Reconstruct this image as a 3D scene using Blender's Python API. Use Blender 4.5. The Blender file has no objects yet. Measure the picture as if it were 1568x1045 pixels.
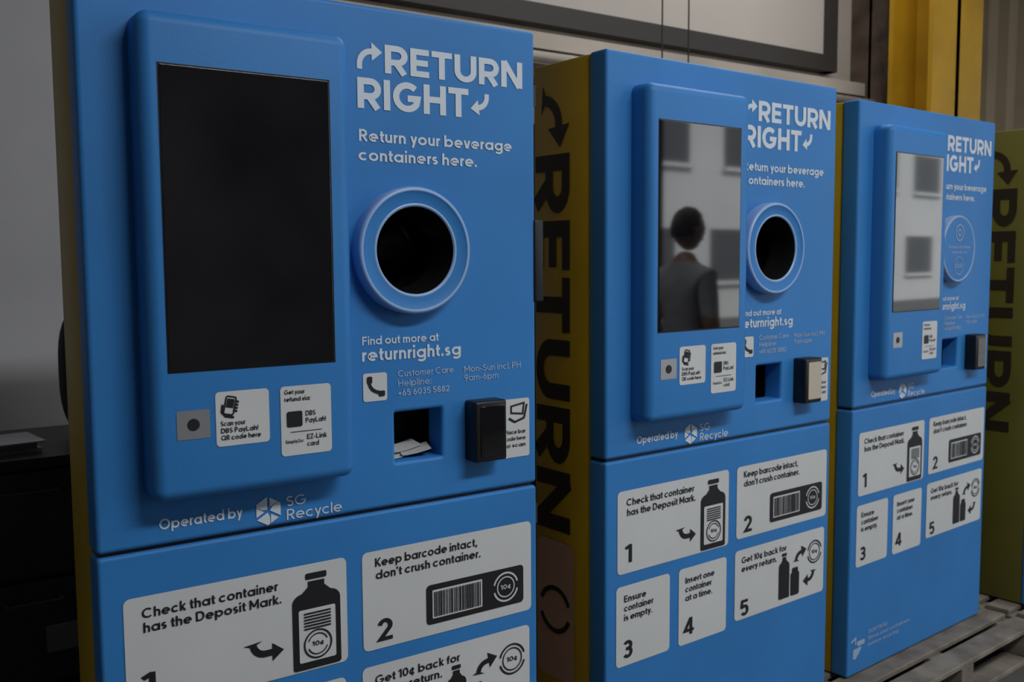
import bpy, bmesh, math, random
from mathutils import Vector, Matrix
random.seed(4)
scene=bpy.context.scene
scene.view_settings.view_transform='Standard'
scene.view_settings.look='None'
COL=scene.collection
ZO=1.12
# ------------------------------------------------------------ materials
def mat(name,col,rough=.5,metal=0,ior=1.45,noise=0,nscale=6,bump=0,bscale=60,spec=.5,col2=None,coat=0):
    m=bpy.data.materials.new(name);m.use_nodes=True
    nt=m.node_tree;b=nt.nodes['Principled BSDF']
    b.inputs['Base Color'].default_value=(*col,1);b.inputs['Roughness'].default_value=rough
    b.inputs['Metallic'].default_value=metal;b.inputs['IOR'].default_value=ior
    b.inputs['Specular IOR Level'].default_value=spec
    b.inputs['Coat Weight'].default_value=coat
    tc=nt.nodes.new('ShaderNodeTexCoord')
    if noise or col2:
        n=nt.nodes.new('ShaderNodeTexNoise');n.inputs['Scale'].default_value=nscale;n.inputs['Detail'].default_value=6
        nt.links.new(tc.outputs['Object'],n.inputs['Vector'])
        r=nt.nodes.new('ShaderNodeValToRGB')
        c2=col2 if col2 else tuple(min(1,c*(1+noise)) for c in col)
        c1=col if col2 else tuple(c*(1-noise) for c in col)
        r.color_ramp.elements[0].position=.35;r.color_ramp.elements[1].position=.65
        r.color_ramp.elements[0].color=(*c1,1);r.color_ramp.elements[1].color=(*c2,1)
        nt.links.new(n.outputs['Fac'],r.inputs['Fac']);nt.links.new(r.outputs['Color'],b.inputs['Base Color'])
    if bump:
        n2=nt.nodes.new('ShaderNodeTexNoise');n2.inputs['Scale'].default_value=bscale;n2.inputs['Detail'].default_value=4
        nt.links.new(tc.outputs['Object'],n2.inputs['Vector'])
        bp=nt.nodes.new('ShaderNodeBump');bp.inputs['Strength'].default_value=bump;bp.inputs['Distance'].default_value=.002
        nt.links.new(n2.outputs['Fac'],bp.inputs['Height']);nt.links.new(bp.outputs['Normal'],b.inputs['Normal'])
    return m
M={}
M['blue']=mat('blue_powder_coat',(.034,.212,.555),.5,noise=.07,nscale=2.2,bump=.12,bscale=260,spec=.4)
M['rim']=mat('brushed_rim',(.30,.46,.74),.42,.1)
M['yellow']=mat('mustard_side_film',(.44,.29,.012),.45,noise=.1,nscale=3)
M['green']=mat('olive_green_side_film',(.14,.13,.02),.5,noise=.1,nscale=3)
M['black']=mat('black_plastic',(.008,.008,.009),.4)
M['funnel']=mat('funnel_plastic',(.010,.011,.010),.25)
M['grey']=mat('dark_steel',(.04,.04,.042),.5,.4,noise=.2)
M['glass']=mat('screen_glass',(.004,.004,.005),.035,ior=1.85)
M['card']=mat('card_vinyl',(.64,.65,.65),.5,noise=.03,nscale=4)
M['white']=mat('white_lettering',(.66,.73,.80),.5)
M['pale']=mat('pale_lettering',(.36,.48,.66),.5)
M['ink']=mat('black_ink',(.012,.012,.014),.5)
M['sideink']=mat('side_ink',(.022,.016,.01),.5)
M['steel']=mat('sensor_plate',(.42,.43,.45),.35,.6)
M['pink']=mat('pink_sticker',(.42,.27,.22),.5)
M['paper']=mat('receipt_paper',(.55,.55,.53),.7)
M['cream']=mat('scanner_window',(.55,.48,.38),.35)  # cream base colour paints the light reflected in a scanner window
M['wood']=mat('pallet_wood',(.15,.125,.10),.8,nscale=9,col2=(.27,.235,.19),bump=.5,bscale=40)
# ------------------------------------------------------------ mesh helpers
J=[0]
def tick():
    J[0]=(J[0]+1)%8
class Acc:
    def __init__(s): s.v=[];s.f=[]
    def add(s,vs,fs):
        o=len(s.v);s.v+= [tuple(v) for v in vs];s.f+=[tuple(i+o for i in f) for f in fs]
    def mesh(s,name,m,smooth=False):
        me=bpy.data.meshes.new(name);me.from_pydata(s.v,[],s.f);me.update()
        if m: me.materials.append(m)
        if smooth:
            for p in me.polygons:p.use_smooth=True
        return me
def front(p): return lambda x,y:(x,-p-J[0]*6e-5,y)
def poly(acc,pts,mp): acc.add([mp(*q) for q in pts],[tuple(range(len(pts)))])
def rrect(u0,v0,u1,v1,r,n=6):
    pts=[]
    for cx,cy,a in [(u1-r,v0+r,-90),(u1-r,v1-r,0),(u0+r,v1-r,90),(u0+r,v0+r,180)]:
        for i in range(n+1):
            t=math.radians(a+90*i/n);pts.append((cx+r*math.cos(t),cy+r*math.sin(t)))
    return pts
def circ(cx,cy,r,n=48,a0=0,a1=360):
    return [(cx+r*math.cos(math.radians(a0+(a1-a0)*i/n)),cy+r*math.sin(math.radians(a0+(a1-a0)*i/n))) for i in range(n+(0 if abs(a1-a0)==360 else 1))]
def stroke(acc,pts,w,mp):
    tick()
    P=[Vector(p) for p in pts];n=len(P);L=[];R=[]
    closed=n>4 and (P[0]-P[-1]).length<1e-5
    for i in range(n):
        if closed and i in(0,n-1):
            a=(P[-1]-P[-2]).normalized();b=(P[1]-P[0]).normalized();na=Vector((-a.y,a.x));nn=(na+Vector((-b.y,b.x))).normalized();k=1/max(.35,nn.dot(na))
        elif i==0: d=(P[1]-P[0]).normalized();nn=Vector((-d.y,d.x));k=1
        elif i==n-1: d=(P[-1]-P[-2]).normalized();nn=Vector((-d.y,d.x));k=1
        else:
            a=(P[i]-P[i-1]).normalized();b=(P[i+1]-P[i]).normalized()
            na=Vector((-a.y,a.x));nb=Vector((-b.y,b.x));nn=(na+nb)
            if nn.length<1e-4: nn=na
            nn.normalize();k=1/max(.35,nn.dot(na))
        L.append(P[i]+nn*w/2*k);R.append(P[i]-nn*w/2*k)
    vs=[mp(*q) for q in R+L]
    acc.add(vs,[(i,i+1,n+i+1,n+i) for i in range(n-1)])
def ringd(acc,cx,cy,r,w,mp,a0=0,a1=360,n=48):
    pts=[(cx+r*math.cos(math.radians(a0+(a1-a0)*i/n)),cy+r*math.sin(math.radians(a0+(a1-a0)*i/n))) for i in range(n+1)]
    stroke(acc,pts,w,mp)
def ar(cx,cy,rx,ry,a0,a1,n=12): return [(cx+rx*math.cos(math.radians(a0+(a1-a0)*i/n)),cy+ry*math.sin(math.radians(a0+(a1-a0)*i/n))) for i in range(n+1)]
arcp=ar
def glyph(c,t):
    h=t/2
    if c=='R':
        w=.78; top=1-h; mid=.36+h*.4; ry=(top-mid)/2
        return w,[[(h,0),(h,1)],[(h,top),(w-h-ry,top)]+ar(w-h-ry,top-ry,ry,ry,90,-90)[1:]+[(h,mid)],[(w*.48,mid),(w-h*1.1,0)]]
    if c=='E': w=.66;return w,[[(h,0),(h,1)],[(h,1-h),(w,1-h)],[(h,.5),(w*.94,.5)],[(h,h),(w,h)]]
    if c=='T': w=.74;return w,[[(0,1-h),(w,1-h)],[(w/2,1),(w/2,0)]]
    if c=='U':
        w=.82;r=w/2-h;return w,[[(h,1),(h,r+h)]+ar(w/2,r+h,r,r,180,360)[1:]+[(w-h,1)]]
    if c=='N': w=.84;return w,[[(h,0),(h,1)],[(h*1.1,.98),(w-h*1.1,.02)],[(w-h,0),(w-h,1)]]
    if c=='I': return t,[[(h,0),(h,1)]]
    if c=='G':
        w=.98;r=.5-h;return w,[ar(.5,.5,r*.98,r,45,325,20)+[(w-h-.02,.46),(w*.52,.46)]]
    if c=='H': w=.80;return w,[[(h,0),(h,1)],[(w-h,0),(w-h,1)],[(h,.5),(w-h,.5)]]
def headline(acc,word,x0,x1,y0,y1,mp,t=.2,gap=.09):
    g=[glyph(c,t) for c in word];W=sum(a for a,_ in g)+gap*(len(word)-1)
    sx=(x1-x0)/W;sy=(y1-y0);x=0
    for w,ss in g:
        for s in ss: stroke(acc,[(p[0]+x,p[1]) for p in s],t,lambda a,b:mp(x0+a*sx,y0+b*sy))
        x+=w+gap
def gl(c,t):
    k=t/2;X=.70;r=(X-t)/2;rx=r*1.06;cx=k+rx;w=2*rx+t;cy=X/2
    O=ar(cx,cy,rx,r,0,360,20);S=lambda x,a,b:[(x,a),(x,b)]
    if c=='o':return w,[O]
    if c=='a':return w+.02,[O,S(w+.02-k,0,X)]
    if c=='d':return w+.02,[O,S(w+.02-k,0,1.02)]
    if c=='q':return w+.02,[O,S(w+.02-k,-.27,X)]
    if c=='b':return w+.02,[S(k,0,1.02),[(p[0]+.02,p[1]) for p in O]]
    if c=='p':return w+.02,[S(k,-.27,X),[(p[0]+.02,p[1]) for p in O]]
    if c=='c':return w*.9,[ar(cx,cy,rx,r,48,312,16)]
    if c=='¢':return w*.9,[ar(cx,cy,rx,r,48,312,16),S(cx,-.12,.82)]
    if c=='e':return w,[[(k,cy),(w-k,cy)]+ar(cx,cy,rx,r,0,310,18)[1:]]
    if c=='g':return w+.02,[O,[(w+.02-k,X),(w+.02-k,-.05)]+ar(cx+.01,-.05,rx,.17,0,-150,8)[1:]]
    if c in 'hn':
        q=.17;W=.56
        return W,[S(k,0,1.02 if c=='h' else X),[(k,X-k-q)]+ar(W/2,X-k-q,W/2-k,q,180,0,10)[1:]+[(W-k,0)]]
    if c=='u':
        q=.19;W=.56;return W,[[(k,X),(k,k+q)]+ar(W/2,k+q,W/2-k,q,180,360,10)[1:]+[(W-k,X)],S(W-k,0,X)]
    if c=='m':
        q=.16;W=.90;a=(W-2*k)/4
        return W,[S(k,0,X),[(k,X-k-q)]+ar(k+a,X-k-q,a,q,180,0,8)[1:]+[(k+2*a,0)],[(k+2*a,X-k-q)]+ar(k+3*a,X-k-q,a,q,180,0,8)[1:]+[(k+4*a,0)]]
    if c=='r':return .34,[S(k,0,X),ar(k+.22,X-k-.2,.22,.2,180,85,6)]
    if c in 'ilI1':
        if c=='i':return t,[S(k,0,X),S(k,.84,.84+t*1.1)]
        if c=='l':return t,[S(k,0,1.02)]
        if c=='I':return t,[S(k,0,1)]
        return .34,[S(.34-k,0,1),[(0,.80),(.34-k,.955)]]
    if c=='f':return .36,[S(.16,0,.8),ar(.16+.17,.8,.17,.20-k,180,85,6),[(0,X-k),(.34,X-k)]]
    if c=='t':return .36,[[(.15,.92),(.15,.2)]+ar(.15+.16,.2,.16,.2-k,180,275,6)[1:],[(0,X-k),(.35,X-k)]]
    if c in 'sS8':
        H=1 if c!='s' else X;W=.46 if c=='s' else .60;q=(H-t)/4;a=W/2-k
        if c=='8':return W,[ar(W/2,k+q,a,q,0,360,16),ar(W/2,k+3*q,a*.88,q,0,360,16)]
        return W,[ar(W/2,H-k-q,a,q,35,270,12)+ar(W/2,k+q,a,q,90,-145,12)[1:]]
    if c=='v':return .56,[[(k*.9,X),(.28-k*.25,0)],[(.56-k*.9,X),(.28+k*.25,0)]]
    if c=='y':return .56,[[(k*.9,X),(.29,.06)],[(.56-k*.9,X),(.18,-.27)]]
    if c=='x':return .54,[[(k,X),(.54-k,0)],[(.54-k,X),(k,0)]]
    if c=='z':return .50,[[(0,X-k),(.5-k,X-k),(k,k),(.5,k)]]
    if c=='k':return .52,[S(k,0,1.02),[(.50-k*.4,X),(k,.26)],[(k+.12,.36),(.52-k*.4,0)]]
    if c=='w':return .84,[[(k,X),(.23,0)],[(.42,X),(.25,0)],[(.42,X),(.59,0)],[(.84-k,X),(.61,0)]]
    if c=='.':return t*1.1,[S(k*1.1,0,t*1.15)]
    if c==',':return t*1.1,[[(k*1.1,t*1.15),(k*.8,-.13)]]
    if c==':':return t*1.1,[S(k*1.1,0,t*1.15),S(k*1.1,.5,.5+t*1.15)]
    if c=="'":return t,[S(k,.72,1)]
    if c=='!':return t,[S(k,.28,1),S(k,0,t)]
    if c=='-':return .34,[[(0,.36),(.34,.36)]]
    if c=='+':return .5,[[(0,.4),(.5,.4)],S(.25,.15,.65)]
    if c in 'CGO0Q':
        a=.5-k if c!='0' else .33-k;W=2*a+t;b=.5-k
        if c in 'O0':return W,[ar(W/2,.5,a,b,0,360,24)]
        if c=='Q':return W,[ar(W/2,.5,a,b,0,360,24),[(W*.6,.3),(W,.0)]]
        if c=='C':return W*.93,[ar(W/2,.5,a,b,45,315,20)]
        return W*.97,[ar(W/2,.5,a,b,45,330,20)+[(W-k-.02,.46),(W*.55,.46)]]
    if c=='D':return .78,[S(k,0,1),[(k,1-k),(.34,1-k)]+ar(.34,.5,.44-k,.5-k,90,-90,14)[1:]+[(k,k)]]
    if c in 'PRB':
        ry=(1-t)/4*1.08;s=[S(k,0,1),[(k,1-k),(.62-k-ry,1-k)]+ar(.62-k-ry,1-k-ry,ry,ry,90,-90,10)[1:]+[(k,1-k-2*ry)]]
        if c=='R':s.append([(.30,1-k-2*ry),(.62-k*.4,0)])
        if c=='B':q=(1-2*k-2*ry)/2;s.append([(k,k+2*q),(.64-k-q,k+2*q)]+ar(.64-k-q,k+q,q,q,90,-90,10)[1:]+[(k,k)])
        return .64,s
    if c in 'EFL':
        s=[S(k,0,1)]
        if c in 'EF':s+=[[(k,1-k),(.56,1-k)],[(k,.5),(.52,.5)]]
        if c in 'EL':s.append([(k,k),(.56,k)])
        return .56,s
    if c=='K':return .66,[S(k,0,1),[(.64-k*.5,1),(k,.36)],[(k+.14,.52),(.66-k*.4,0)]]
    if c=='H':return .72,[S(k,0,1),S(.72-k,0,1),[(k,.5),(.72-k,.5)]]
    if c=='N':return .76,[S(k,0,1),[(k,.97),(.76-k,.03)],S(.76-k,0,1)]
    if c=='M':return .90,[S(k,0,1),[(k,.97),(.44,.25)],[(.46,.25),(.90-k,.97)],S(.90-k,0,1)]
    if c=='T':return .62,[S(.31,0,1),[(0,1-k),(.62,1-k)]]
    if c=='U':return .72,[[(k,1),(k,.36)]+ar(.36,.36,.36-k,.36-k,180,360,12)[1:]+[(.72-k,1)]]
    if c=='Y':return .68,[[(k*.8,1),(.34,.42)],[(.68-k*.8,1),(.34,.42)],S(.34,0,.46)]
    if c=='Z':return .60,[[(0,1-k),(.6-k,1-k),(k,k),(.6,k)]]
    if c=='2':return .58,[ar(.29,1-k-.24,.29-k,.24,170,-25,12)+[(k+.02,k),(.58,k)]]
    if c=='3':return .58,[ar(.28,1-k-.21,.28-k,.21,150,-80,12),ar(.28,k+.24,.29-k,.24,90,-150,12),[(.18,.53),(.32,.53)]]
    if c=='4':return .64,[S(.46,0,1),[(.44,.97),(k,.26),(.64,.26)]]
    if c=='5':return .58,[[(.52,1-k),(.12,1-k),(.08,.56)]+ar(.28,k+.255,.30-k,.255,130,-145,14)]
    if c=='6':return .60,[ar(.30,k+.25,.30-k,.25,0,360,18),[(k+.01,.36),(.34,1)]]
    if c=='9':return .60,[ar(.30,1-k-.25,.30-k,.25,0,360,18),[(.60-k-.01,.64),(.26,0)]]
    return .3,[]
def text(acc,s,x0,x1,base,cap,mp,bold=.018):
    t=.115+bold*2.4;x=0;out=[]
    for c in s:
        if c==' ': x+=.27;continue
        w,ss=gl(c,t)
        for q in ss: out.append([(a+x,b) for a,b in q])
        x+=w+(.115 if c not in 'rtfvy' else .075)
    W=x-.11;sx=(x1-x0)/W
    for q in out: stroke(acc,q,t,lambda a,b:mp(x0+a*sx,base+b*cap))
def boxacc(acc,x0,x1,y0,y1,z0,z1):
    v=[(x,y,z) for x in (x0,x1) for y in (y0,y1) for z in (z0,z1)]
    acc.add(v,[(0,1,3,2),(4,6,7,5),(0,4,5,1),(2,3,7,6),(0,2,6,4),(1,5,7,3)])
def bevbox(name,x0,x1,y0,y1,z0,z1,w,seg,m,openfront=False):
    a=Acc();boxacc(a,x0,x1,y0,y1,z0,z1);me=a.mesh(name,m)
    bm=bmesh.new();bm.from_mesh(me);bmesh.ops.recalc_face_normals(bm,faces=bm.faces)
    bmesh.ops.bevel(bm,geom=bm.edges[:],offset=w,segments=seg,profile=.5,affect='EDGES')
    if openfront:
        bm.faces.ensure_lookup_table();f=max(bm.faces,key=lambda f:f.calc_area()*(1 if f.normal.y<-.9 else 0));bmesh.ops.delete(bm,geom=[f],context='FACES_ONLY')
    for f in bm.faces:f.smooth=True
    bm.to_mesh(me);bm.free()
    try: me.set_sharp_from_angle(angle=math.radians(40))
    except Exception: pass
    return me
def lathe(acc,cu,cv,prof,n=72):
    vs=[];m=len(prof)
    for i in range(n):
        t=2*math.pi*i/n
        for r,y in prof: vs.append((cu+r*math.cos(t),y,cv+r*math.sin(t)))
    fs=[]
    for i in range(n):
        j=(i+1)%n
        for k in range(m-1): fs.append((i*m+k,i*m+k+1,j*m+k+1,j*m+k))
    acc.add(vs,fs)
def plate(name,loops,y0,y1,bev,m):
    cu=bpy.data.curves.new(name,'CURVE');cu.dimensions='2D';cu.fill_mode='BOTH'
    for lp in loops:
        s=cu.splines.new('POLY');s.points.add(len(lp)-1)
        for i,p in enumerate(lp): s.points[i].co=(p[0],p[1],0,1)
        s.use_cyclic_u=True
    th=(y1-y0)/2;cu.extrude=max(0,th-bev);cu.bevel_depth=bev;cu.bevel_resolution=5;cu.offset=-bev
    ob=bpy.data.objects.new(name,cu);COL.objects.link(ob);bpy.context.view_layer.update()
    me=bpy.data.meshes.new_from_object(ob.evaluated_get(bpy.context.evaluated_depsgraph_get()))
    bpy.data.objects.remove(ob)
    c=(y0+y1)/2
    for v in me.vertices: v.co=(v.co.x,c-v.co.z,v.co.y)
    me.materials.clear();me.materials.append(m);me.name=name
    for p in me.polygons:p.use_smooth=True
    try: me.set_sharp_from_angle(angle=math.radians(35))
    except Exception: pass
    return me
def obj(name,me,parent=None,loc=(0,0,0),rot=(0,0,0)):
    o=bpy.data.objects.new(name,me);COL.objects.link(o);o.location=loc;o.rotation_euler=rot
    if parent:o.parent=parent
    return o
def empty(name,loc=(0,0,0),rot=(0,0,0)):
    o=bpy.data.objects.new(name,None);COL.objects.link(o);o.location=loc;o.rotation_euler=rot;o.empty_display_size=.1;return o
def arrow(acc,pts,w,hd,mp):
    stroke(acc,pts,w,mp)
    a=Vector(pts[-1]);d=(a-Vector(pts[-2])).normalized();n=Vector((-d.y,d.x));tick()
    poly(acc,[tuple(a-n*hd-d*hd*.15),tuple(a+d*hd*1.15),tuple(a+n*hd-d*hd*.15)],mp)
# ------------------------------------------------------------ vending machine parts
P=.067
def build_parts():
    parts={}
    UC,VC=.660,.562
    outline=rrect(0,.0035,1.0,1.07,.009)
    hole=circ(UC,VC,.104,64)[::-1]
    slot=rrect(.619,.100,.737,.210,.003,2)[::-1]
    parts['door_upper']=plate('door_upper',[outline,hole,slot],0,.066,.009,M['blue'])
    parts['door_upper_solid']=plate('door_upper_solid',[outline,slot],0,.066,.009,M['blue'])
    parts['door_lower']=plate('door_lower',[rrect(0,-.972,1.0,-.0035,.009)],0,.066,.007,M['blue'])
    a=Acc();boxacc(a,.01,.99,.010,.067,-.012,.012);parts['seam_gasket']=a.mesh('seam_gasket',M['black'])  # black strip behind the door seam paints the shade in the gap
    parts['cabinet']=bevbox('cabinet',.003,.997,.0655,.30,-.972,1.067,.006,2,M['yellow'],True)
    parts['cabinet_slim']=bevbox('cabinet_slim',.003,.997,.0655,.235,-.972,1.067,.006,2,M['yellow'],True)
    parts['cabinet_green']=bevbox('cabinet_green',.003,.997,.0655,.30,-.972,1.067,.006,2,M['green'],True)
    parts['rear_bin_unit']=bevbox('rear_bin_unit',.16,.84,.178,.80,-.972,.95,.01,2,M['grey'])
    a=Acc()
    for u in (.06,.94):
        for y in (.05,.15): boxacc(a,u-.03,u+.03,y-.03,y+.03,-.976,-.968)
    parts['feet']=a.mesh('feet',M['black'])
    parts['interface_panel']=bevbox('interface_panel',.090,.495,-P,.03,.098,.988,.024,8,M['blue'])
    parts['touchscreen']=plate('touchscreen',[rrect(.1245,.341,.448,.892,.003,3)],-P-.0022,-P+.004,.0008,M['glass'])
    a=Acc()
    for r in ((.1215,.338,.4510,.3412),(.1215,.8918,.4510,.895),(.1215,.338,.1247,.895),(.4478,.338,.4510,.895)):
        poly(a,[(r[0],r[1]),(r[2],r[1]),(r[2],r[3]),(r[0],r[3])],lambda x,y:(x,-P-.0006,y))
    parts['screen_gap']=a.mesh('screen_gap',M['black'])
    a=Acc();lathe(a,UC,VC,[(.136,.002),(.1365,-.026),(.1355,-.032),(.1330,-.0355),(.1295,-.0365),(.127,-.0355)])
    lathe(a,UC,VC,[(.1005,-.0325),(.0985,-.0335),(.0955,-.033),(.0935,-.030)])
    parts['ring_rim']=a.mesh('ring_rim',M['rim'],True)
    a=Acc();lathe(a,UC,VC,[(.127,-.0355),(.124,-.0335),(.1005,-.0325)]);parts['ring_face']=a.mesh('ring_face',M['blue'],True)
    a=Acc();lathe(a,UC,VC,[(.0935,-.030),(.090,-.018),(.087,.01),(.083,.05),(.080,.06),(.084,.062),(.084,.16),(.0,.165)])
    parts['insertion_funnel']=a.mesh('insertion_funnel',M['funnel'],True)
    a=Acc();lathe(a,UC,VC,[(.128,.002),(.128,-.028),(.126,-.033),(.122,-.034),(.120,-.032)]);parts['lid_rim']=a.mesh('lid_rim',M['pale'],True)
    a=Acc();lathe(a,UC,VC,[(.121,-.032),(.0,-.032)]);parts['lid_disc']=a.mesh('lid_disc',M['blue'])
    a=Acc();mp=front(.0335)
    ringd(a,UC,VC+.062,.030,.004,mp);ringd(a,UC,VC+.062,.012,.004,mp)
    text(a,'Machine is full. Please',UC-.085,UC+.085,VC+.002,.010,mp);text(a,'use the next one',UC-.06,UC+.06,VC-.018,.010,mp)
    for k in (-1,0,1): ringd(a,UC+k*.019,VC-.065,.007,.003,mp)
    ringd(a,UC,VC-.065,.034,.0025,mp)
    parts['lid_label']=a.mesh('lid_label',M['pale'])
    a=Acc();u0,u1,v0,v1=.616,.740,.097,.213;yb=.13
    a.add([(u0,.012,v0),(u1,.012,v0),(u1,.012,v1),(u0,.012,v1),(u0,yb,v0),(u1,yb,v0),(u1,yb,v1),(u0,yb,v1)],[(0,1,5,4),(1,2,6,5),(2,3,7,6),(3,0,4,7),(4,5,6,7)])
    parts['receipt_slot']=a.mesh('receipt_slot',M['black'])
    a=Acc()
    for k,(x,y,r) in enumerate([(.66,.055,.2),(.69,.045,-.25),(.675,.07,.05)]):
        c,s=math.cos(r),math.sin(r);q=[]
        for i in range(5):
            t=i/4-.5
            for h in (-.024,.024):
                q.append((x+c*t*.070-s*h,y+s*t*.05+c*h,.102+k*.005+.010*(t+.5)**2+(.0 if h<0 else .008)))
        a.add(q,[(2*i,2*i+2,2*i+3,2*i+1) for i in range(4)])
    parts['discarded_receipts']=a.mesh('discarded_receipts',M['paper'])
    parts['scanner_body']=bevbox('scanner_body',.798,.884,-.045,.004,.082,.222,.006,4,M['black'])
    parts['scanner_window']=plate('scanner_window',[rrect(.812,.094,.877,.210,.004,3)],-.0475,-.0435,.001,M['glass'])
    parts['scanner_window_cream']=plate('scanner_window_cream',[rrect(.812,.094,.877,.210,.004,3)],-.0475,-.0435,.001,M['cream'])  # same window, with its reflected light put into the colour
    a=Acc();poly(a,rrect(.134,.213,.195,.267,.003,2),lambda x,y:(x,-P-.001,y));parts['sensor_plate']=a.mesh('sensor_plate',M['steel'])
    a=Acc();lathe(a,.1645,.240,[(.0,-P-.0025),(.0105,-P-.0025),(.0115,-P-.001)]);parts['sensor_eye']=a.mesh('sensor_eye',M['ink'])
    ca=Acc();f=lambda x,y:(x,-.0015,y)
    for r in ((.042,-.316,.495,-.088),(.532,-.308,.981,-.088),(.038,-.574,.246,-.350),(.283,-.575,.489,-.350),(.528,-.560,.975,-.344)):
        poly(ca,rrect(*r,.013),f)
    poly(ca,rrect(.896,.073,.978,.213,.006),f)
    poly(ca,rrect(.543,.240,.600,.301,.006),f)
    g=lambda x,y:(x,-P-.0012,y);poly(ca,rrect(.333,.159,.439,.297,.008),g)
    parts['instruction_cards']=ca.mesh('instruction_cards',M['card'])
    cq=Acc();poly(cq,rrect(.206,.193,.310,.297,.008),g);parts['qr_card']=cq.mesh('qr_card',M['card'])
    w=Acc();f=front(.0012)
    headline(w,'RETURN',.608,.963,.935,.994,f,.215);headline(w,'RIGHT',.543,.815,.858,.921,f,.215)
    arrow(w,[(.549,.938)]+arcp(.577,.948,.028,.028,180,95,8)+[(.580,.976)],.012,.019,f)
    arrow(w,[(.864,.914)]+arcp(.838,.906,.026,.024,0,-80,8)+[(.840,.882)],.012,.017,f)
    text(w,'Return your beverage',.545,.932,.790,.025,f,.024);text(w,'containers here.',.543,.836,.750,.025,f,.024)
    text(w,'Find out more at',.543,.730,.362,.018,f,.018);text(w,'returnright.sg',.542,.788,.327,.028,f,.026)
    text(w,'Operated by',.113,.273,.034,.021,f,.020)
    text(w,'SG',.366,.408,.041,.021,f,.003);text(w,'Recycle',.366,.488,.013,.022,f,.003)
    hx,hy=.327,.038
    for k in range(3):
        def rot(x,y,a=math.radians(120*k)): return (hx+x*math.cos(a)-y*math.sin(a),hy+x*math.sin(a)+y*math.cos(a))
        poly(w,[rot(-.002,.003),rot(-.002,.029),rot(-.0245,.016),rot(-.0245,.010),rot(-.012,.003)],f)
        poly(w,[rot(.003,.027),rot(.020,.017),rot(.003,.008)],f)
    parts['white_lettering']=w.mesh('white_lettering',M['white'])
    w=Acc()
    text(w,'Customer Care',.627,.768,.288,.0145,f,.008);text(w,'Helpline:',.627,.710,.267,.0145,f,.008);text(w,'+65 6035 5882',.627,.757,.246,.014,f,.02)
    text(w,'Mon-Sun incl. PH',.796,.954,.286,.0145,f,.008);text(w,'9am-6pm',.796,.889,.266,.0145,f,.008)
    poly(w,rrect(.035,-.90,.075,-.875,.006),f);tick();poly(w,[(.03,-.905),(.05,-.915),(.09,-.88),(.08,-.87)],f)
    tick();poly(w,rrect(.060,-.868,.110,-.850,.006),f);stroke(w,[(.022,-.845),(.05,-.835),(.05,-.86)],.008,f)
    text(w,"DON'T RUSH",.137,.262,-.838,.014,f);text(w,'Rinse your containers',.137,.425,-.862,.013,f);text(w,'before recycling',.137,.345,-.886,.013,f)
    parts['pale_lettering']=w.mesh('pale_lettering',M['pale'])
    k=Acc();f=front(.0028);wk=Acc();f2=front(.0040);k2=Acc();f3=front(.0052)
    B=.022
    text(k,'Check that container',.075,.342,-.130,.0195,f,B);text(k,'has the Deposit Mark.',.077,.349,-.158,.0195,f,B)
    text(k,'1',.072,.096,-.287,.050,f,.025)
    def bottle(x0,x1,top,bot):
        c=(x0+x1)/2;W=x1-x0;H=top-bot
        poly(k,rrect(c-W*.22,top-H*.065,c+W*.22,top,W*.03,3),f)
        pts=[(x0+W*.04,bot),(x1-W*.04,bot),(x1,bot+H*.02),(x1,top-H*.30)]+arcp(x1-W*.24,top-H*.30,W*.24,H*.10,0,80,6)+[(c+W*.17,top-H*.14),(c+W*.17,top-H*.085),(c-W*.17,top-H*.085),(c-W*.17,top-H*.14)]+arcp(x0+W*.24,top-H*.30,W*.24,H*.10,100,180,6)+[(x0,bot+H*.02)]
        poly(k,pts,f)
    bottle(.372,.479,-.107,-.312)
    poly(wk,rrect(.385,-.296,.467,-.183,.004),lambda x,y:(x,-.0038,y))
    for i in range(6): stroke(k2,[(.396,-.192-i*.0065),(.456,-.192-i*.0065)],.0035,f3)
    ringd(k2,.426,-.260,.030,.0035,f3);ringd(k2,.426,-.260,.022,.0025,f3,20,160);ringd(k2,.426,-.260,.022,.0025,f3,200,340)
    text(k2,'10¢',.413,.440,-.2635,.010,f3)
    arrow(k,[(.287,-.230)]+arcp(.312,-.230,.025,.026,180,270,8)+[(.330,-.256)],.014,.019,f)
    text(k,'Keep barcode intact,',.563,.826,-.123,.0195,f,B);text(k,"don't crush container.",.564,.835,-.151,.0195,f,B)
    text(k,'2',.566,.603,-.292,.050,f,.025)
    poly(k,rrect(.689,-.283,.957,-.191,.010),f)
    poly(wk,rrect(.704,-.270,.838,-.204,.002,2),lambda x,y:(x,-.0038,y))
    x=.708;random.seed(7)
    while x<.833:
        ww=random.choice([.0016,.0025,.004]);poly(k2,[(x,-.266),(x+ww,-.266),(x+ww,-.208),(x,-.208)],f3);x+=ww+random.choice([.0018,.0028])
    ringd(wk,.905,-.236,.034,.0045,f2,15,165);ringd(wk,.905,-.236,.034,.0045,f2,195,345);ringd(wk,.905,-.236,.024,.003,f2)
    text(wk,'10¢',.890,.920,-.241,.011,f2)
    for s,bl in (('Ensure',-.395),('container',-.421),('is empty.',-.447)): text(k,s,.067,.067+{'E':.084,'c':.112,'i':.108}[s[0]],bl,.0185,f,B)
    text(k,'3',.063,.100,-.553,.050,f,.025)
    for s,bl in (('Insert one',-.395),('container',-.421),('at a time.',-.447)): text(k,s,.310,.310+{'I':.124,'c':.112,'a':.115}[s[0]],bl,.0185,f,B)
    text(k,'4',.303,.347,-.548,.050,f,.025)
    text(k,'Get 10¢ back for',.558,.775,-.386,.0195,f,B);text(k,'every return.',.558,.727,-.413,.0195,f,B)
    text(k,'5',.555,.593,-.550,.050,f,.025)
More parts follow.
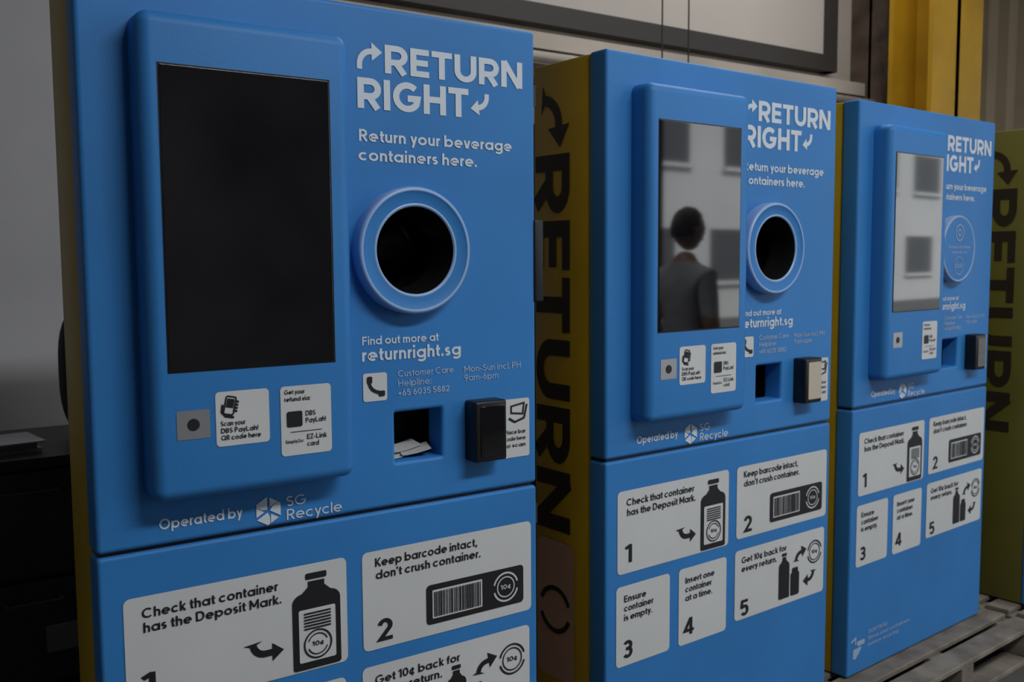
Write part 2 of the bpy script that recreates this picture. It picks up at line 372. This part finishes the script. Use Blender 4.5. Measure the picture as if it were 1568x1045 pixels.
    bottle(.739,.792,-.394,-.540);poly(k,rrect(.799,-.540,.843,-.465,.007),f);tick();poly(k,rrect(.806,-.470,.836,-.450,.005),f)
    arrow(k,[(.826,-.432)]+arcp(.850,-.432,.024,.026,180,100,8)+[(.858,-.404)],.012,.019,f)
    arrow(k,[(.918,-.478)]+arcp(.892,-.478,.026,.028,0,-75,8)+[(.886,-.505)],.012,.019,f)
    ringd(k,.923,-.418,.036,.0045,f,15,165);ringd(k,.923,-.418,.036,.0045,f,195,345);ringd(k,.923,-.418,.027,.003,f);text(k,'10¢',.907,.939,-.423,.012,f)
    stroke(k,[(.925,.196),(.962,.202),(.958,.176),(.925,.180),(.925,.196)],.004,f);stroke(k,[(.918,.168),(.935,.158),(.962,.166),(.970,.198)],.005,f)
    for i,s in enumerate(('Place bar','code here','to scan')): text(k,s,.906,.966,.130-i*.016,.0095,f)
    stroke(k,[(.557,.288)]+arcp(.583,.283,.026,.024,190,260,6)+[(.588,.256)],.007,f);tick()
    poly(k,rrect(.552,.279,.564,.294,.003),f);poly(k,rrect(.579,.250,.594,.262,.003),f)
    h=front(P+.0022)
    text(k,'Get your',.341,.383,.281,.0090,h,B);text(k,'refund via:',.341,.395,.267,.0090,h,B)
    poly(k,rrect(.345,.216,.377,.247,.004),h);text(k,'DBS',.384,.405,.236,.010,h);text(k,'PayLah!',.384,.427,.222,.010,h)
    text(k,'EZ-Link',.386,.428,.189,.010,h);text(k,'card',.386,.411,.175,.010,h);text(k,'SimplyGo',.341,.378,.184,.007,h)
    stroke(k,[(.352,.206),(.418,.206)],.0012,h)
    parts['black_print']=k.mesh('black_print',M['ink'])
    kq=Acc()
    for s,b_,e in (('Scan your',.232,.262),('DBS PayLah!',.2185,.287),('QR code here',.205,.292)): text(kq,s,.215,e,b_,.0095,h,B)
    c=(.233,.270)
    def rp(x,y,a=math.radians(-12)): return (c[0]+x*math.cos(a)-y*math.sin(a),c[1]+x*math.sin(a)+y*math.cos(a))
    q=[rp(*p) for p in rrect(-.0095,-.017,.0095,.017,.003,3)];stroke(kq,q+[q[0]],.003,h)
    poly(kq,[rp(-.007,-.004),rp(.007,-.004),rp(.007,.013),rp(-.007,.013)],h)
    for i in range(4): stroke(kq,[rp(.010,.010-i*.006),rp(.016,.009-i*.006)],.004,h)
    stroke(kq,[rp(-.014,.000),rp(-.013,-.014),rp(-.004,-.021),rp(.012,-.021)],.0042,h)
    parts['qr_card_print']=kq.mesh('qr_card_print',M['ink'])
    parts['white_print']=wk.mesh('white_print',M['card']);parts['fine_print']=k2.mesh('fine_print',M['ink'])
    s=Acc();mp=lambda x,y:(.0015-J[0]*6e-5,.290-y,.80-x)
    headline(s,'RETURN',-.02,1.03,0,.145,mp,t=.22,gap=.10)
    arrow(s,[(-.17,.03)]+arcp(-.10,.03,.07,.07,180,100,8)+[(-.088,.101)],.028,.045,mp)
    parts['side_lettering']=s.mesh('side_lettering',M['sideink'])
    s=Acc();poly(s,rrect(.01,-.66,.17,-.26,.03),lambda x,y:(.0015,.30-x,y));parts['side_sticker']=s.mesh('side_sticker',M['pink'])
    s=Acc();mm=lambda x,y:(.0003,.30-x,y);ringd(s,.09,-.46,.062,.014,mm,20,160);ringd(s,.09,-.46,.062,.014,mm,200,340)
    parts['side_sticker_print']=s.mesh('side_sticker_print',M['ink'])
    parts['side_latch']=bevbox('side_latch',.994,1.022,-.004,.040,.44,.635,.005,3,M['ink'])
    a=Acc()
    for v in (-.62,-.55,.90,-.10): boxacc(a,.998,1.008,.008,.04,v,v+.05)
    parts['hinge_knuckles']=a.mesh('hinge_knuckles',M['grey'])
    return parts
parts=build_parts()
BASE=['door_lower','seam_gasket','rear_bin_unit','feet','interface_panel','touchscreen','screen_gap','receipt_slot','scanner_body','sensor_plate','sensor_eye','instruction_cards','white_lettering','pale_lettering','black_print','white_print','fine_print','hinge_knuckles']
OPEN=['door_upper','ring_rim','ring_face','insertion_funnel'];LID=['door_upper_solid','lid_rim','lid_disc','lid_label']
STK=['side_sticker','side_sticker_print','side_lettering']
conf=[((0,0,0),0,OPEN+['cabinet_slim','qr_card','qr_card_print','scanner_window','discarded_receipts','side_latch']),
      ((1.2729,.0642,.0071),.0483,OPEN+['cabinet','qr_card','qr_card_print','scanner_window_cream']+STK),
      ((2.5225,.2085,.0088),.0743,LID+['cabinet','scanner_window']+STK),
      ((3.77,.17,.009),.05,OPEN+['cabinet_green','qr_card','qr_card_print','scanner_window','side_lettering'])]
for T,yaw,ex in conf:
    e=empty('reverse_vending_machine',(T[0],T[1],T[2]+ZO),(0,0,yaw))
    for n in BASE+ex: obj(n,parts[n],e)
# ------------------------------------------------------------ pallets
def pallet(loc,yaw,L=1.2,W=1.05,h=.144):
    a=Acc();rnd=random.Random(int(loc[0]*10))
    nb=8;bw=.098
    for i in range(nb):
        y=i*(W-bw)/(nb-1)+rnd.uniform(-.004,.004);boxacc(a,rnd.uniform(-.006,.006),L+rnd.uniform(-.006,.006),y,y+bw,h-.022,h-rnd.uniform(0,.0015))
    for x in (0,L/2-.045,L-.09): boxacc(a,x,x+.09,.003,W-.003,.022,h-.0225)
    for y in (0,W/2-.05,W-.1): boxacc(a,0,L,y,y+.1,0,.0215)
    me=a.mesh('wooden_pallet',M['wood']);bm=bmesh.new();bm.from_mesh(me)
    bmesh.ops.bevel(bm,geom=bm.edges[:],offset=.003,segments=1,affect='EDGES');bm.to_mesh(me);bm.free()
    return obj('wooden_pallet',me,None,(loc[0],loc[1],0),(0,0,yaw))
for (T,yaw,ex),f0 in zip(conf,(-.14,-.14,-.20,-.2)):
    c,s=math.cos(yaw),math.sin(yaw);u=-.1;v=f0
    pallet((T[0]+c*u-s*v,T[1]+s*u+c*v),yaw,1.2,1.05,.144+T[2])
# ------------------------------------------------------------ room
def box(name,x0,x1,y0,y1,z0,z1,m,parent=None):
    a=Acc();boxacc(a,x0,x1,y0,y1,z0,z1);return obj(name,a.mesh(name,m),parent)
Mw=mat('grey_painted_wall',(.56,.56,.58),.8,noise=.08,nscale=1.2,bump=.2,bscale=20)
Mw2=mat('beige_painted_wall',(.48,.43,.38),.8,noise=.15,nscale=1.5)
Mdark=mat('shadowed_wall_paint',(.09,.09,.093),.9,noise=.5,nscale=.9)  # dark mottled wall tone, tuned for what the first screen reflects
Mfl=mat('concrete_floor',(.10,.095,.09),.7,noise=.25,nscale=1.5,bump=.3)
Mce=mat('ceiling_sheet',(.12,.12,.12),.8,noise=.1)
Mfr=mat('dark_frame_metal',(.055,.050,.048),.5,.3)
Mpane=mat('frosted_pane',(.54,.50,.46),.35,noise=.06,nscale=.8)
Myel=mat('yellow_column_paint',(.50,.28,.012),.5,noise=.12,nscale=3)
Mrust=mat('rusty_steel',(.05,.035,.028),.8,nscale=7,col2=(.12,.08,.06))
Mcor=mat('corrugated_sheet',(.26,.20,.13),.6,noise=.15,nscale=1.2)
box('floor',-4,13,-6,2.2,-.1,0,Mfl)
box('ceiling',-4.1,13.1,-6.1,2.4,5,5.1,Mce)
box('wall_back',-4,1.15,2.2,2.4,0,5,Mw)
box('wall_back_panelled',1.15,13,2.2,2.4,0,5,Mw2)
box('wall_left',-4.2,-4,-6,2.4,0,5,Mw)
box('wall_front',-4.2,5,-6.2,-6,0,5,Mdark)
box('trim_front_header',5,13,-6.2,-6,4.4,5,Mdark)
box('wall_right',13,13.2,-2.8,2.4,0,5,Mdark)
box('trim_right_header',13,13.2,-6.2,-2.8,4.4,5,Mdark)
e=empty('window_1',(0,2.2,ZO))
fx0,fx1,fz0,fz1=1.3,4.93,1.715,3.2
box('pane',fx0+.05,fx1-.05,-.05,-.02,fz0+.05,fz1-.05,Mpane,e)
box('frame_bottom',fx0,fx1,-.09,0,fz0,fz0+.10,Mfr,e);box('frame_top',fx0,fx1,-.09,0,fz1-.1,fz1,Mfr,e)
box('frame_right',fx1-.09,fx1,-.089,0,fz0,fz1,Mfr,e);box('frame_left',fx0,fx0+.09,-.089,0,fz0,fz1,Mfr,e)
box('sill_strip',fx0,fx1+.5,-.12,0,fz0-.13,fz0-.05,Mw2,e)
box('service_rail',fx0,fx1+1.2,-.10,0,fz0-.30,fz0-.20,Mrust,e)
a=Acc()
def pipe(acc,x0,x1,y,z,r,n=16,vert=False):
    vs=[];
    for e_ in (x0,x1):
        for i in range(n):
            t=2*math.pi*i/n
            vs.append((e_,y+r*math.cos(t),z+r*math.sin(t)) if not vert else (y+r*math.cos(t),z+r*math.sin(t),e_))
    acc.add(vs,[(i,(i+1)%n,n+(i+1)%n,n+i) for i in range(n)]+[tuple(range(n)),tuple(range(n,2*n))])
pipe(a,1.2,6.0,2.02,ZO+1.53,.026);pipe(a,1.2,6.0,2.13,ZO+1.38,.020)
for x in (2.72,3.0,4.4): pipe(a,.2,ZO+1.56,x,2.05,.022,16,True)
for x in (1.6,2.9,4.2,5.5): boxacc(a,x-.015,x+.015,2.03,2.2,ZO+1.36,ZO+1.55)
obj('wall_conduit_pipes',a.mesh('wall_conduit_pipes',mat('pipe_paint',(.46,.42,.37),.5),True))
a=Acc();X0,X1=5.18,5.56
boxacc(a,X0,X0+.03,1.92,2.19,0,5);boxacc(a,X1-.03,X1,1.92,2.19,0,5);boxacc(a,X0,X1,2.04,2.06,0,5)
for z in (1.2,2.3,3.6): boxacc(a,X0-.1,X0,2.0,2.07,z,z+.3)
obj('steel_column',a.mesh('steel_column',Mrust))
a=Acc();X0,X1=5.10,5.64;Y0,Y1=1.56,1.86
boxacc(a,X0,X1,Y0,Y0+.03,0,5);boxacc(a,X0,X1,Y1-.03,Y1,0,5);boxacc(a,X0+.25,X0+.29,Y0,Y1,0,5)
boxacc(a,X0-.08,X1+.08,Y0-.08,Y1+.04,0,.03)
obj('yellow_steel_column',a.mesh('yellow_steel_column',Myel))
a=Acc();x=6.3;pts=[]
while x<12.9:
    pts+=[(x,2.19),(x+.10,2.19),(x+.14,2.13),(x+.24,2.13),(x+.28,2.19)];x+=.28
vs=[(p[0],p[1],0) for p in pts]+[(p[0],p[1],5) for p in pts];n=len(pts)
a.add(vs,[(i,i+1,n+i+1,n+i) for i in range(n-1)]);obj('corrugated_wall_cladding',a.mesh('corrugated_wall_cladding',Mcor))
a=Acc();pipe(a,ZO+1.20,5,3.02,1.7,.004,8,True);pipe(a,ZO+1.20,5,3.20,1.7,.004,8,True)
boxacc(a,3.01,3.21,1.694,1.706,ZO+1.19,ZO+1.205)
obj('hanging_cable',a.mesh('hanging_cable',M['grey']))
# ------------------------------------------------------------ cabinet & backpack at left
Mk=mat('black_laminate',(.012,.012,.013),.5)
e=empty('drawer_cabinet',(-1.25,1.25,0))
box('carcass',0,1.75,0,.55,.05,1.06,Mk,e);box('top',-.02,1.77,-.02,.56,1.06,1.09,Mk,e);box('plinth',.02,1.73,.03,.5,0,.05,Mk,e)
for i in range(3):
    for j in range(2):
        z=.08+i*.33;x=.02+j*.87
        box('drawer_%d_%d'%(i,j),x,x+.84,-.018,0,z,z+.31,M['grey'],e)
        a=Acc();boxacc(a,x+.34,x+.50,-.052,-.040,z+.243,z+.257);boxacc(a,x+.34,x+.35,-.045,-.018,z+.243,z+.257);boxacc(a,x+.49,x+.50,-.045,-.018,z+.243,z+.257)
        obj('handle_%d_%d'%(i,j),a.mesh('h',M['grey']),e)
box('label',1.34,1.46,-.020,-.0175,.50,.58,mat('grey_label',(.12,.12,.12)),e)
a=Acc();boxacc(a,0,.30,0,.22,0,.012);boxacc(a,.01,.29,.01,.21,.012,.03);boxacc(a,.03,.31,-.01,.19,.030,.034)
obj('paper_stack',a.mesh('paper_stack',M['steel']),None,(-.18,1.30,1.09),(0,0,.12))
def blob(name,cx,cy,cz,sx,sy,sz,m,pw=.6):
    bm=bmesh.new();bmesh.ops.create_uvsphere(bm,u_segments=32,v_segments=20,radius=1)
    for v in bm.verts:
        c=v.co;v.co=Vector((math.copysign(abs(c.x)**pw,c.x)*sx+cx,math.copysign(abs(c.y)**pw,c.y)*sy+cy,math.copysign(abs(c.z)**pw,c.z)*sz+cz))
    for f in bm.faces:f.smooth=True
    me=bpy.data.meshes.new(name);bm.to_mesh(me);bm.free();me.materials.append(m);return me
e=empty('backpack',(.320,1.5,1.09))
Mb=mat('black_nylon',(.01,.01,.012),.8)
obj('main_bag',blob('main_bag',0,0,.22,.115,.11,.22,Mb,.7),e);obj('front_pocket',blob('front_pocket',0,-.10,.15,.09,.06,.13,Mb,.7),e)
a=Acc();st=[(.04*math.cos(math.radians(t)),0,.43+.045*math.sin(math.radians(t))) for t in range(0,181,15)]
for i in range(len(st)-1):
    p,q=st[i],st[i+1];boxacc(a,min(p[0],q[0])-.003,max(p[0],q[0])+.003,-.012,.012,min(p[2],q[2])-.003,max(p[2],q[2])+.003)
obj('grab_loop',a.mesh('grab_loop',Mb),e)
# ------------------------------------------------------------ man seen reflected in the screen
def skin(name,verts,edges,rad,m,sub=2):
    me=bpy.data.meshes.new(name);me.from_pydata(verts,edges,[]);ob=bpy.data.objects.new(name,me);COL.objects.link(ob)
    ob.modifiers.new('s','SKIN');sb=ob.modifiers.new('b','SUBSURF');sb.levels=sub;sb.render_levels=sub
    L=me.skin_vertices[0].data
    for i,r in enumerate(rad):
        L[i].radius=(r if isinstance(r,tuple) else (r,r));L[i].use_root=(i==0)
    bpy.context.view_layer.update()
    m2=bpy.data.meshes.new_from_object(ob.evaluated_get(bpy.context.evaluated_depsgraph_get()))
    bpy.data.objects.remove(ob);m2.materials.clear()
    for x in m: m2.materials.append(x)
    for p in m2.polygons:p.use_smooth=True
    m2.name=name;return m2
Msh=mat('grey_shirt',(.36,.36,.37),.9,noise=.1,nscale=12);Mtr=mat('dark_trousers',(.02,.022,.03),.9);Msk=mat('skin',(.36,.20,.13),.55,noise=.05);Mhair=mat('black_hair',(.008,.007,.006),.6,bump=.6,bscale=90);Mshoe=mat('shoe_leather',(.015,.012,.01),.4)
man=empty('standing_man',(4.088,-2.128,0),(0,0,math.radians(-88)));man.scale=(1.08,1.08,1.08)
V=[(0,0,.96),(0,.01,1.12),(0,.0,1.30),(0,-.01,1.44),(0,0,1.52),(0,.015,1.58),
   (.16,-.01,1.435),(.215,-.03,1.17),(.215,.07,.95),(-.16,-.01,1.435),(-.215,-.03,1.17),(-.215,.07,.95),
   (.09,0,.88),(.105,.02,.50),(.11,-.02,.09),(.12,.12,.045),(-.09,0,.88),(-.105,.03,.50),(-.11,-.01,.09),(-.13,.13,.045)]
E=[(0,1),(1,2),(2,3),(3,4),(4,5),(3,6),(6,7),(7,8),(3,9),(9,10),(10,11),(0,12),(12,13),(13,14),(14,15),(0,16),(16,17),(17,18),(18,19)]
Rr=[(.145,.115),(.14,.115),(.155,.12),(.12,.10),(.065,.06),(.056,.056),.068,.048,.030,.068,.048,.030,.095,.062,.045,.042,.095,.062,.045,.042]
bme=skin('body',V,E,Rr,[Msh,Mtr,Msk,Mshoe])
for p in bme.polygons:
    c=p.center
    if c.z<.085: p.material_index=3
    elif c.z<.955 and abs(c.x)<.19: p.material_index=1
    elif c.z>1.515 and abs(c.x)<.075: p.material_index=2
    elif abs(c.x)>.16 and c.z<1.22: p.material_index=2
    else: p.material_index=0
obj('body',bme,man)
for sgn in (1,-1):
    w=Vector((.215*sgn,.07,.95));d=Vector((0,.12,-.99)).normalized();f_=Vector((0,.99,.12))
    vs=[w,w+d*.05,w+d*.085];ed=[(0,1),(1,2)];rd=[.026,(.022,.038),(.018,.040)]
    for i,(off,ln) in enumerate([(-.030,.062),(-.010,.075),(.011,.082),(.031,.072)]):
        b=w+d*.085+f_*off;k=len(vs);cur=Vector((-sgn*.25,0,0))
        vs+=[b+d*.012,b+d*ln*.45,b+d*ln*.78+cur*.03,b+d*ln+cur*.075];ed+=[(2,k),(k,k+1),(k+1,k+2),(k+2,k+3)];rd+=[.0092,.0088,.0082,.007]
    k=len(vs);vs+=[w+d*.035+f_*.036,w+d*.065+f_*.058,w+d*.09+f_*.062];ed+=[(1,k),(k,k+1),(k+1,k+2)];rd+=[.012,.0105,.008]
    obj('hand_%s'%('left' if sgn<0 else 'right'),skin('hand',[tuple(v) for v in vs],ed,rd,[Msk],1),man)
bm=bmesh.new();bmesh.ops.create_uvsphere(bm,u_segments=48,v_segments=32,radius=1)
for v in bm.verts:
    x,y,z=v.co
    X=x*.077;Y=y*.098;Z=z*.118
    if z<0: X*=1-.28*(-z)**1.5; Y*=1-.12*(-z)
    if y>0:
        g=math.exp(-(x/.20)**2);
        Y+=.024*g*math.exp(-((z+.15)/.16)**2)
        Y-=.008*math.exp(-((abs(x)-.38)/.16)**2)*math.exp(-((z-.06)/.12)**2)
        Y+=.006*math.exp(-(x/.3)**2)*math.exp(-((z+.48)/.07)**2)
        Y+=.010*math.exp(-(x/.35)**2)*math.exp(-((z+.85)/.15)**2)
        Y+=.004*math.exp(-((z-.2)/.08)**2)*math.exp(-(x/.6)**2)
    else: Y*=1.05
    v.co=Vector((X,Y,Z))
for f in bm.faces:f.smooth=True
me=bpy.data.meshes.new('head');bm.to_mesh(me);bm.free();me.materials.append(Msk)
hd=empty('head_pivot',(0,.025,1.70),(0,0,math.radians(10)));hd.parent=man
obj('head',me,hd)
bm=bmesh.new();bmesh.ops.create_uvsphere(bm,u_segments=48,v_segments=32,radius=1)
dl=[]
for v in bm.verts:
    x,y,z=v.co;lim=.50 if y>.15 else (.02 if y>-.2 else -.40)
    v.co=Vector((x*.088,y*.105-.006,z*.123+.005+.004*math.sin(x*9)*math.cos(y*8)))
    if z<lim: dl.append(v)
bmesh.ops.delete(bm,geom=dl,context='VERTS')
for f in bm.faces:f.smooth=True
me=bpy.data.meshes.new('hair');bm.to_mesh(me);bm.free();me.materials.append(Mhair);ho=obj('hair',me,hd)
so=ho.modifiers.new('s','SOLIDIFY');so.thickness=.014
Meye=mat('eye_white',(.5,.5,.5),.2)
for s in (1,-1):
    sd='l' if s<0 else 'r'
    obj('ear_'+sd,blob('ear',s*.080,-.008,-.005,.010,.018,.032,Msk,1),hd)
    obj('eye_'+sd,blob('eye',s*.030,.083,.008,.012,.012,.010,Meye,1),hd)
    obj('iris_'+sd,blob('iris',s*.030,.093,.008,.005,.003,.005,Mhair,1),hd)
obj('lips',blob('lips',0,.088,-.052,.024,.006,.008,mat('lips',(.26,.10,.08),.5),1),hd)
# ------------------------------------------------------------ outside
Mfac=mat('facade_render',(.72,.72,.70),.8,noise=.05,nscale=.3);Mwin=mat('facade_glass',(.10,.105,.11),.3);Mg=mat('asphalt',(.16,.16,.16),.9,noise=.2,nscale=2)
box('ground',-20,60,-30,6,-.3,-.11,Mg)
e=empty('office_building',(0,-16,0))
box('mass',0,50,-6,0,-.1,12,Mfac,e)
for i in range(12):
    for z in (1.0,4.3,7.6):
        x=2+i*4.0+(.6 if z>3 else 0);box('window_%d_%d'%(i,int(z)),x,x+2.4,-.1,.04,z,z+1.5,Mwin,e);box('ledge_%d_%d'%(i,int(z)),x-.1,x+2.5,-.1,.16,z-.12,z,Mfac,e)
e=empty('roller_door_frame',(0,-6.1,0))
for x in (5.0,8.2,12.9): box('post_%d'%x,x,x+.16,-.1,.1,0,4.4,M['grey'],e)
# ------------------------------------------------------------ lights
def lamp(name,x,y,L,W,power,z=4.2,col=(1,.97,.93)):  # unseen overhead fixture, added to brighten the dark interior
    e=empty(name,(x,y,z))
    box('housing',-L/2-.03,L/2+.03,-W/2-.03,W/2+.03,.012,.09,M['steel'],e)
    a=Acc()
    for xx in (-L/2+.1,L/2-.1): pipe(a,.09,5-z,xx,0,.006,8,True)
    obj('suspension',a.mesh('suspension',M['grey']),e)
    li=bpy.data.lights.new(name+'_light','AREA');li.shape='RECTANGLE';li.size=L;li.size_y=W;li.energy=power;li.color=col
    o=bpy.data.objects.new('tube_light',li);COL.objects.link(o);o.parent=e
lamp('ceiling_lamp',1.8,-2.9,2.4,.5,126,4.2,(.96,.98,1))
lamp('ceiling_lamp',5.1,-2.4,2.4,.5,46,4.2,(.96,.98,1))
lamp('ceiling_lamp',3.6,.9,2.4,.4,40,4.5)  # added to wash the back wall with light
s=bpy.data.lights.new('sun','SUN');s.energy=6.5;s.angle=.2;so=bpy.data.objects.new('sun',s);COL.objects.link(so);so.rotation_euler=(math.radians(-50),0,math.radians(8));so.location=(0,10,20)
w=bpy.data.worlds.new('overcast');scene.world=w;w.use_nodes=True;b=w.node_tree.nodes['Background'];b.inputs[0].default_value=(.85,.92,1,1);b.inputs[1].default_value=2.1
# ------------------------------------------------------------ camera
C=Vector((-0.3593,-1.8577,0.5417+ZO));th,ph,ro=0.6068,0.0844,-0.0066
fw=Vector((math.sin(th)*math.cos(ph),math.cos(th)*math.cos(ph),-math.sin(ph)));r=Vector((math.cos(th),-math.sin(th),0));up=r.cross(fw)
r2=r*math.cos(ro)+up*math.sin(ro);u2=-r*math.sin(ro)+up*math.cos(ro)
cam=bpy.data.cameras.new('camera');cam.lens=1479.2/1568*36;cam.sensor_width=36
cam.dof.use_dof=True;cam.dof.focus_distance=2.15;cam.dof.aperture_fstop=5.0;cam.clip_end=200
co=bpy.data.objects.new('camera',cam);COL.objects.link(co)
co.matrix_world=Matrix(((r2.x,u2.x,-fw.x,C.x),(r2.y,u2.y,-fw.y,C.y),(r2.z,u2.z,-fw.z,C.z),(0,0,0,1)))
scene.camera=co
